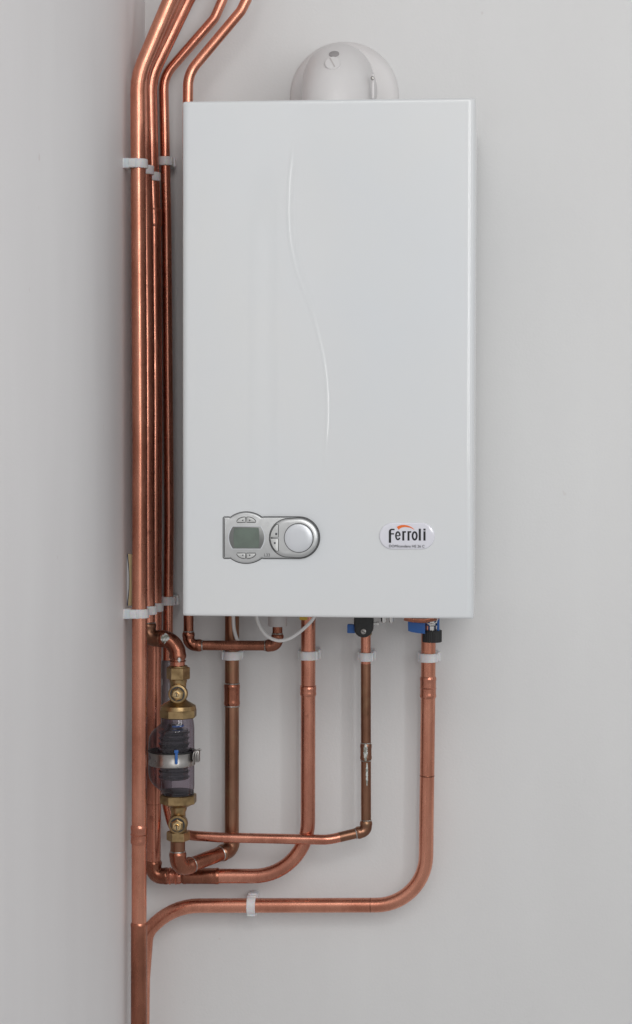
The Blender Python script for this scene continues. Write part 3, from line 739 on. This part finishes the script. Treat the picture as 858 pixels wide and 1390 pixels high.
# lower seal, nut, valve, nut
bm = bmesh.new(); lathe(bm, [(19.5/mm, 0), (21.2/mm, 0.0010), (21.2/mm, 0.0030), (20/mm, 0.0036), (21/mm, 0.0044), (21/mm, 0.0066), (19/mm, 0.0076)], v2(1079.5), n=56); bm_obj('lower_seal', bm, M['rubber'], fp)
bm = bmesh.new(); hexnut(bm, v2(1084), 23.3/mm, (zz(1077.5)-zz(1090))/2, n=8, rot=math.radians(22.5)); bm_obj('bowl_nut', bm, M['brass'], fp, smooth=False)
bm = bmesh.new(); lathe(bm, [(13/mm, 0), (22.6/mm, zz(1090)-zz(1095)), (22.6/mm, zz(1089)-zz(1095))], v2(1095), n=48); bm_obj('nut_shoulder', bm, M['brass'], fp)
bm = bmesh.new(); lathe(bm, [(11.6/mm, 0), (11.6/mm, zz(1122)-zz(1130)), (10.4/mm, zz(1112)-zz(1130)), (9.8/mm, zz(1103)-zz(1130)), (11.5/mm, zz(1098)-zz(1130)), (12/mm, zz(1094)-zz(1130))], v2(1130)); bm_obj('valve_body', bm, M['brass'], fp)
spindle(1116, -0.10, 0.52)
bm = bmesh.new(); hexnut(bm, v2(1134.5), 13.6/mm, (zz(1127)-zz(1140))/2, rot=math.radians(8)); bm_obj('union_nut', bm, M['brass'], fp, smooth=False)

# ------------------------------------------------------------------ valves under the boiler
v1 = thing('isolation_valve', 'round black knobbed valve with short blue lever under the boiler', 'valve', at(493,852,-0.07))
Yk = -0.085
l = [at(x, y, Yk) for x, y in [(480.5,832),(480.3,846),(481,853)] + [(493.2+13*math.cos(math.radians(a)), 852.5-13.3*math.sin(math.radians(a))) for a in range(195, 346, 10)] + [(506,853),(506.3,846),(506,832)]]
bm = bmesh.new(); plate(bm, [(p.x, p.z) for p in l], -0.060, Yk, 0.003, 4); bm_obj('knob', bm, M['black'], v1)
bm = bmesh.new(); p = at(493.5,857.3,Yk); lathe(bm, [(0.0040, -0.002), (0.0040, 0.0008), (0.0030, 0.0014)], p, Vector((0,-1,0)), 24); sc = bm_obj('screw', bm, M['steel'], v1)
bm = bmesh.new(); box(bm, p+Vector((0,-0.0014,0)), (0.0027, 0.0003, 0.0005), 0.0001, 1, Matrix.Rotation(0.4, 3, 'Y')); bm_obj('screw_slot', bm, M['groove'], sc)
bm = bmesh.new(); box(bm, at(477,853.2,-0.062), (0.0060, 0.0055, 0.0066), 0.0012, 2); bm_obj('blue_lever', bm, M['blue'], v1)
bm = bmesh.new(); a = at(505,846.3,-0.066); lathe(bm, [(0.0024, 0), (0.0024, 0.006), (0.0030, 0.0065), (0.0030, 0.0102), (0.0025, 0.0108)], a, Vector((1,0,0)), 24); bm_obj('bleed_nipple', bm, M['chrome'], v1)
bm = bmesh.new(); lathe(bm, [(0.0085, 0), (0.0092, 0.001), (0.0092, 0.02), (0.0092, 0.045)], at(496.6,862,Y5)); bm_obj('valve_body', bm, M['brass'], v1)
v2_ = thing('isolation_valve', 'valve with ribbed black collar, nickel nut and broad blue lever under the boiler right end', 'valve', at(585,855,-0.05))
Yc = YR-0.004
cr0 = at(586.5,871.5,Yc); hcl = at(586.5,855,Yc).z-cr0.z
bm = bmesh.new(); n = 60; rr = []
for hh, dr in ((0, -0.001), (0.0008, 0), (hcl-0.0008, 0), (hcl, -0.001)):
    rr.append([bm.verts.new(cr0+Vector(((0.0148+dr-(0.0006 if k % 2 else 0))*math.cos(2*math.pi*k/n), (0.0148+dr-(0.0006 if k % 2 else 0))*math.sin(2*math.pi*k/n), hh))) for k in range(n)])
for a, b in zip(rr, rr[1:]):
    for k in range(n): bm.faces.new((a[k], a[(k+1) % n], b[(k+1) % n], b[k]))
bm.faces.new(rr[0][::-1]); bm.faces.new(rr[-1]); bm_obj('collar', bm, M['black'], v2_, ang=20)
bm = bmesh.new(); lathe(bm, [(0.0066, 0), (0.0066, 0.007), (0.0085, 0.0082), (0.0088, 0.0105), (0.0070, 0.012), (0.0070, 0.02)], at(586,856,Yc-0.003)); bm_obj('nickel_nut', bm, M['chrome'], v2_)
bm = bmesh.new(); l = [at(x, y, -0.062) for x, y in [(553.5,841),(577,841),(577,860.5),(566,859.5),(558,858),(554,856.5)]]
plate(bm, [(p.x, p.z) for p in l], -0.046, -0.062, 0.0012, 2); bm_obj('blue_lever', bm, M['blue'], v2_)
bm = bmesh.new(); a = at(595,846,-0.050); box(bm, a, (0.0018, 0.004, 0.011), 0.0006, 2); bm_obj('blue_stem', bm, M['blue'], v2_)
bm = bmesh.new(); tube(bm, [at(549,838,-0.075), at(560,840.5,-0.075), at(575,841.5,-0.073), at(592,838.5,-0.068), at(596,832,-0.068)], 0.0050, 20); bm_obj('copper_link', bm, M['cu4'], v2_)
bm = bmesh.new(); pts = [at(577,843.5,-0.072), at(581,846.6,-0.080), at(587,847.4,-0.082), at(592,845,-0.080), at(594,840,-0.074)]; tube(bm, pts, 0.0010, 12); bm_obj('retaining_ring', bm, M['chrome'], v2_)

# ------------------------------------------------------------------ cables
def cable(label, pts, r):
    P = [Vector(p) for p in pts]; out = []
    for i in range(len(P)-1):
        p0, p1, p2, p3 = P[max(0, i-1)], P[i], P[i+1], P[min(len(P)-1, i+2)]
        for j in range(8):
            t = j/8; out.append(0.5*((2*p1)+(p2-p0)*t+(2*p0-5*p1+4*p2-p3)*t*t+(3*p1-p0-3*p2+p3)*t**3))
    out.append(P[-1]); bm = bmesh.new(); tube(bm, out, r, 16); o = bm_obj('cable', bm, M['cable'])
    o['label'] = label; o['category'] = 'cable'; return o
cable('white cable hanging in a wide loop below the boiler', [at(x, y, Y) for x, y, Y in ((347,826,-0.10),(349,840,-0.10),(353.5,852,-0.105),(363,863.5,-0.108),(377,869.5,-0.11),(391,867.5,-0.11),(404,860,-0.11),(416,850,-0.11),(425.5,839.5,-0.11),(430,828,-0.11))], 0.0025)
cable('short white cable hanging in front of the brown pipe under the boiler', [at(x, y, Y) for x, y, Y in ((317,826,-0.058),(316.8,840,-0.057),(317.8,854,-0.055),(321,866,-0.054),(326,876.5,-0.056))], 0.0028)

# ------------------------------------------------------------------ curled label behind the front riser
c = thing('paper_label', 'curled buff card label tucked behind the front riser above its lower clip', 'label', at(176,790,Y1p))
def strip(name, off, xl, m, yoff):
    bm = bmesh.new(); n = 24; th_ = 0.0006; A0 = []
    for k in range(n+1):
        py = 752+(822-752)*k/n; f = k/n
        bow = 4.5*math.sin(math.pi*f)**1.2
        p0 = at(xl+bow*off, py, Y1p+yoff); p1 = at(188, py, Y1p+yoff+0.004)
        A0.append([bm.verts.new(p0), bm.verts.new(p1), bm.verts.new(p1+Vector((0, th_, 0))), bm.verts.new(p0+Vector((0, th_, 0)))])
    for a, b in zip(A0, A0[1:]):
        for j in range(4): bm.faces.new((a[j], a[(j+1) % 4], b[(j+1) % 4], b[j]))
    bm.faces.new(A0[0]); bm.faces.new(A0[-1][::-1]); bm_obj(name, bm, m, c)
strip('card', 0.45, 173.8, M['card'], 0.0130)
strip('printed_edge', 0.65, 172.3, M['navy'], 0.0142)
strip('backing', 0.1, 171.2, M['cardwhite'], 0.0154)

# ------------------------------------------------------------------ pipe clips
CLIPS = {}
def clip_mesh(r, c, kind=0):
    """local: z along the pipe, -y out of the wall, pipe axis at y = -c"""
    T = 0.0030; R = r+T; hh = 0.0072
    base = bmesh.new()
    g = (c-r-0.0006)/2
    box(base, (0, -g-0.0002, 0), (r+T+0.0006, g, hh), 0.0010, 2)
    for s in (-1, 1):
        box(base, (s*(r+T/2+0.0010), -(c*0.5+g*0.4), 0), (T/2, c*0.5-g*0.3, hh-0.0004), 0.0010, 2)
    box(base, (r+T+0.0014, -c*0.62, 0.0), (0.0028, 0.0042, hh+0.0002), 0.0014, 3)
    box(base, (-(r+T+0.0006), -c*0.70, 0), (0.0020, 0.0050, hh-0.0008), 0.0013, 3)
    col = bmesh.new(); n = 40; rr = []
    hb_ = hh-0.0006
    for rad, z in ((r+0.0003, -hb_), (R-0.0008, -hb_), (R, -hb_+0.0008), (R, hb_-0.0008), (R-0.0008, hb_), (r+0.0003, hb_)):
        row = []
        for k in range(n+1):
            a = math.radians(-20+220*k/n); row.append(col.verts.new((rad*math.cos(a), -c-rad*math.sin(a), z)))
        rr.append(row)
    for i in range(6):
        a, b = rr[i], rr[(i+1) % 6]
        for k in range(n): col.faces.new((a[k], a[k+1], b[k+1], b[k]))
    col.faces.new([x[0] for x in rr]); col.faces.new([x[-1] for x in rr][::-1])
    box(col, (R*0.94, -c-R*0.30, 0), (0.0018, 0.0030, hb_), 0.0010, 2)
    return base, col
def clip(label, p, r, wall='back', axis='z', tilt=0.0, flip=False):
    if wall == 'back': c = -p.y; loc = Vector((p.x, -0.0006, p.z)); rot = 0
    else: c = p.x; loc = Vector((-0.0012, p.y, p.z)); rot = math.pi/2
    c += 0.0 if wall == 'back' else 0.0012
    key = (round(r, 4), round(c, 3))
    t = thing('pipe_clip', label, 'pipe clip', loc, 'white plastic pipe clips')
    if key not in CLIPS:
        a, b = clip_mesh(r, c); A1 = bm_obj('base', a, M['nylon']); B1 = bm_obj('collar', b, M['nylon']); CLIPS[key] = (A1, B1); parts = (A1, B1)
    else:
        parts = []
        for o in CLIPS[key]:
            k = o.copy(); COL.objects.link(k); parts.append(k)
    for o in parts: o.parent = t; o.matrix_parent_inverse = Matrix.Identity(4)
    if axis == 'x': t.rotation_euler = (0, math.pi/2, 0)
    else: t.rotation_euler = (0, tilt, rot)
    if flip: t.scale = (-1, 1, 1)
    return t
def on(P, px, py, Y): return P.pt(P.near(at(px, py, Y)))
clip('white clip at the top of the frontmost riser, fixed to the side wall', on(P1,189,222.5,Y1p), R22, 'left')
clip('white clip at the top of the second riser from the front', on(P2,200,231,Y2p), R22, 'left')
clip('lowest of the upper white clips, on the third riser from the front', on(P3,209,240,Y3p), R22, 'left')
clip('white clip on the thin pipe beside the boiler near its top', on(P4,225,219,Y4), R15)
clip('white clip on the frontmost riser level with the boiler bottom', on(P1,189,832.5,Y1p), R22, 'left')
clip('white clip on the second riser just above the copper elbow to the filter', on(P2,200,828,Y2p), R22, 'left')
clip('white clip on the third riser from the front, by the boiler bottom corner', on(P3,209,824,Y3p), R22, 'left')
clip('shaded white clip on the thin pipe beside the boiler near its bottom', on(P4,229,815.5,Y4), R15)
clip('white clip on the brown pipe below the short level copper run', on(P6,315,889.5,YC), R22, flip=True)
clip('white clip on the middle large pipe under the cable loop', on(P3,418,889.5,YD), R22)
clip('small white clip on the thin pipe below the black knobbed valve', on(P4,496.5,891.5,Y5), R15)
clip('white clip on the rightmost pipe below the ribbed black collar', on(P7,581,892.5,YR), R22)
clip('white clip on the long level pipe near the foot of the picture', on(P7,341.5,1228.5,YR), R22, axis='x')
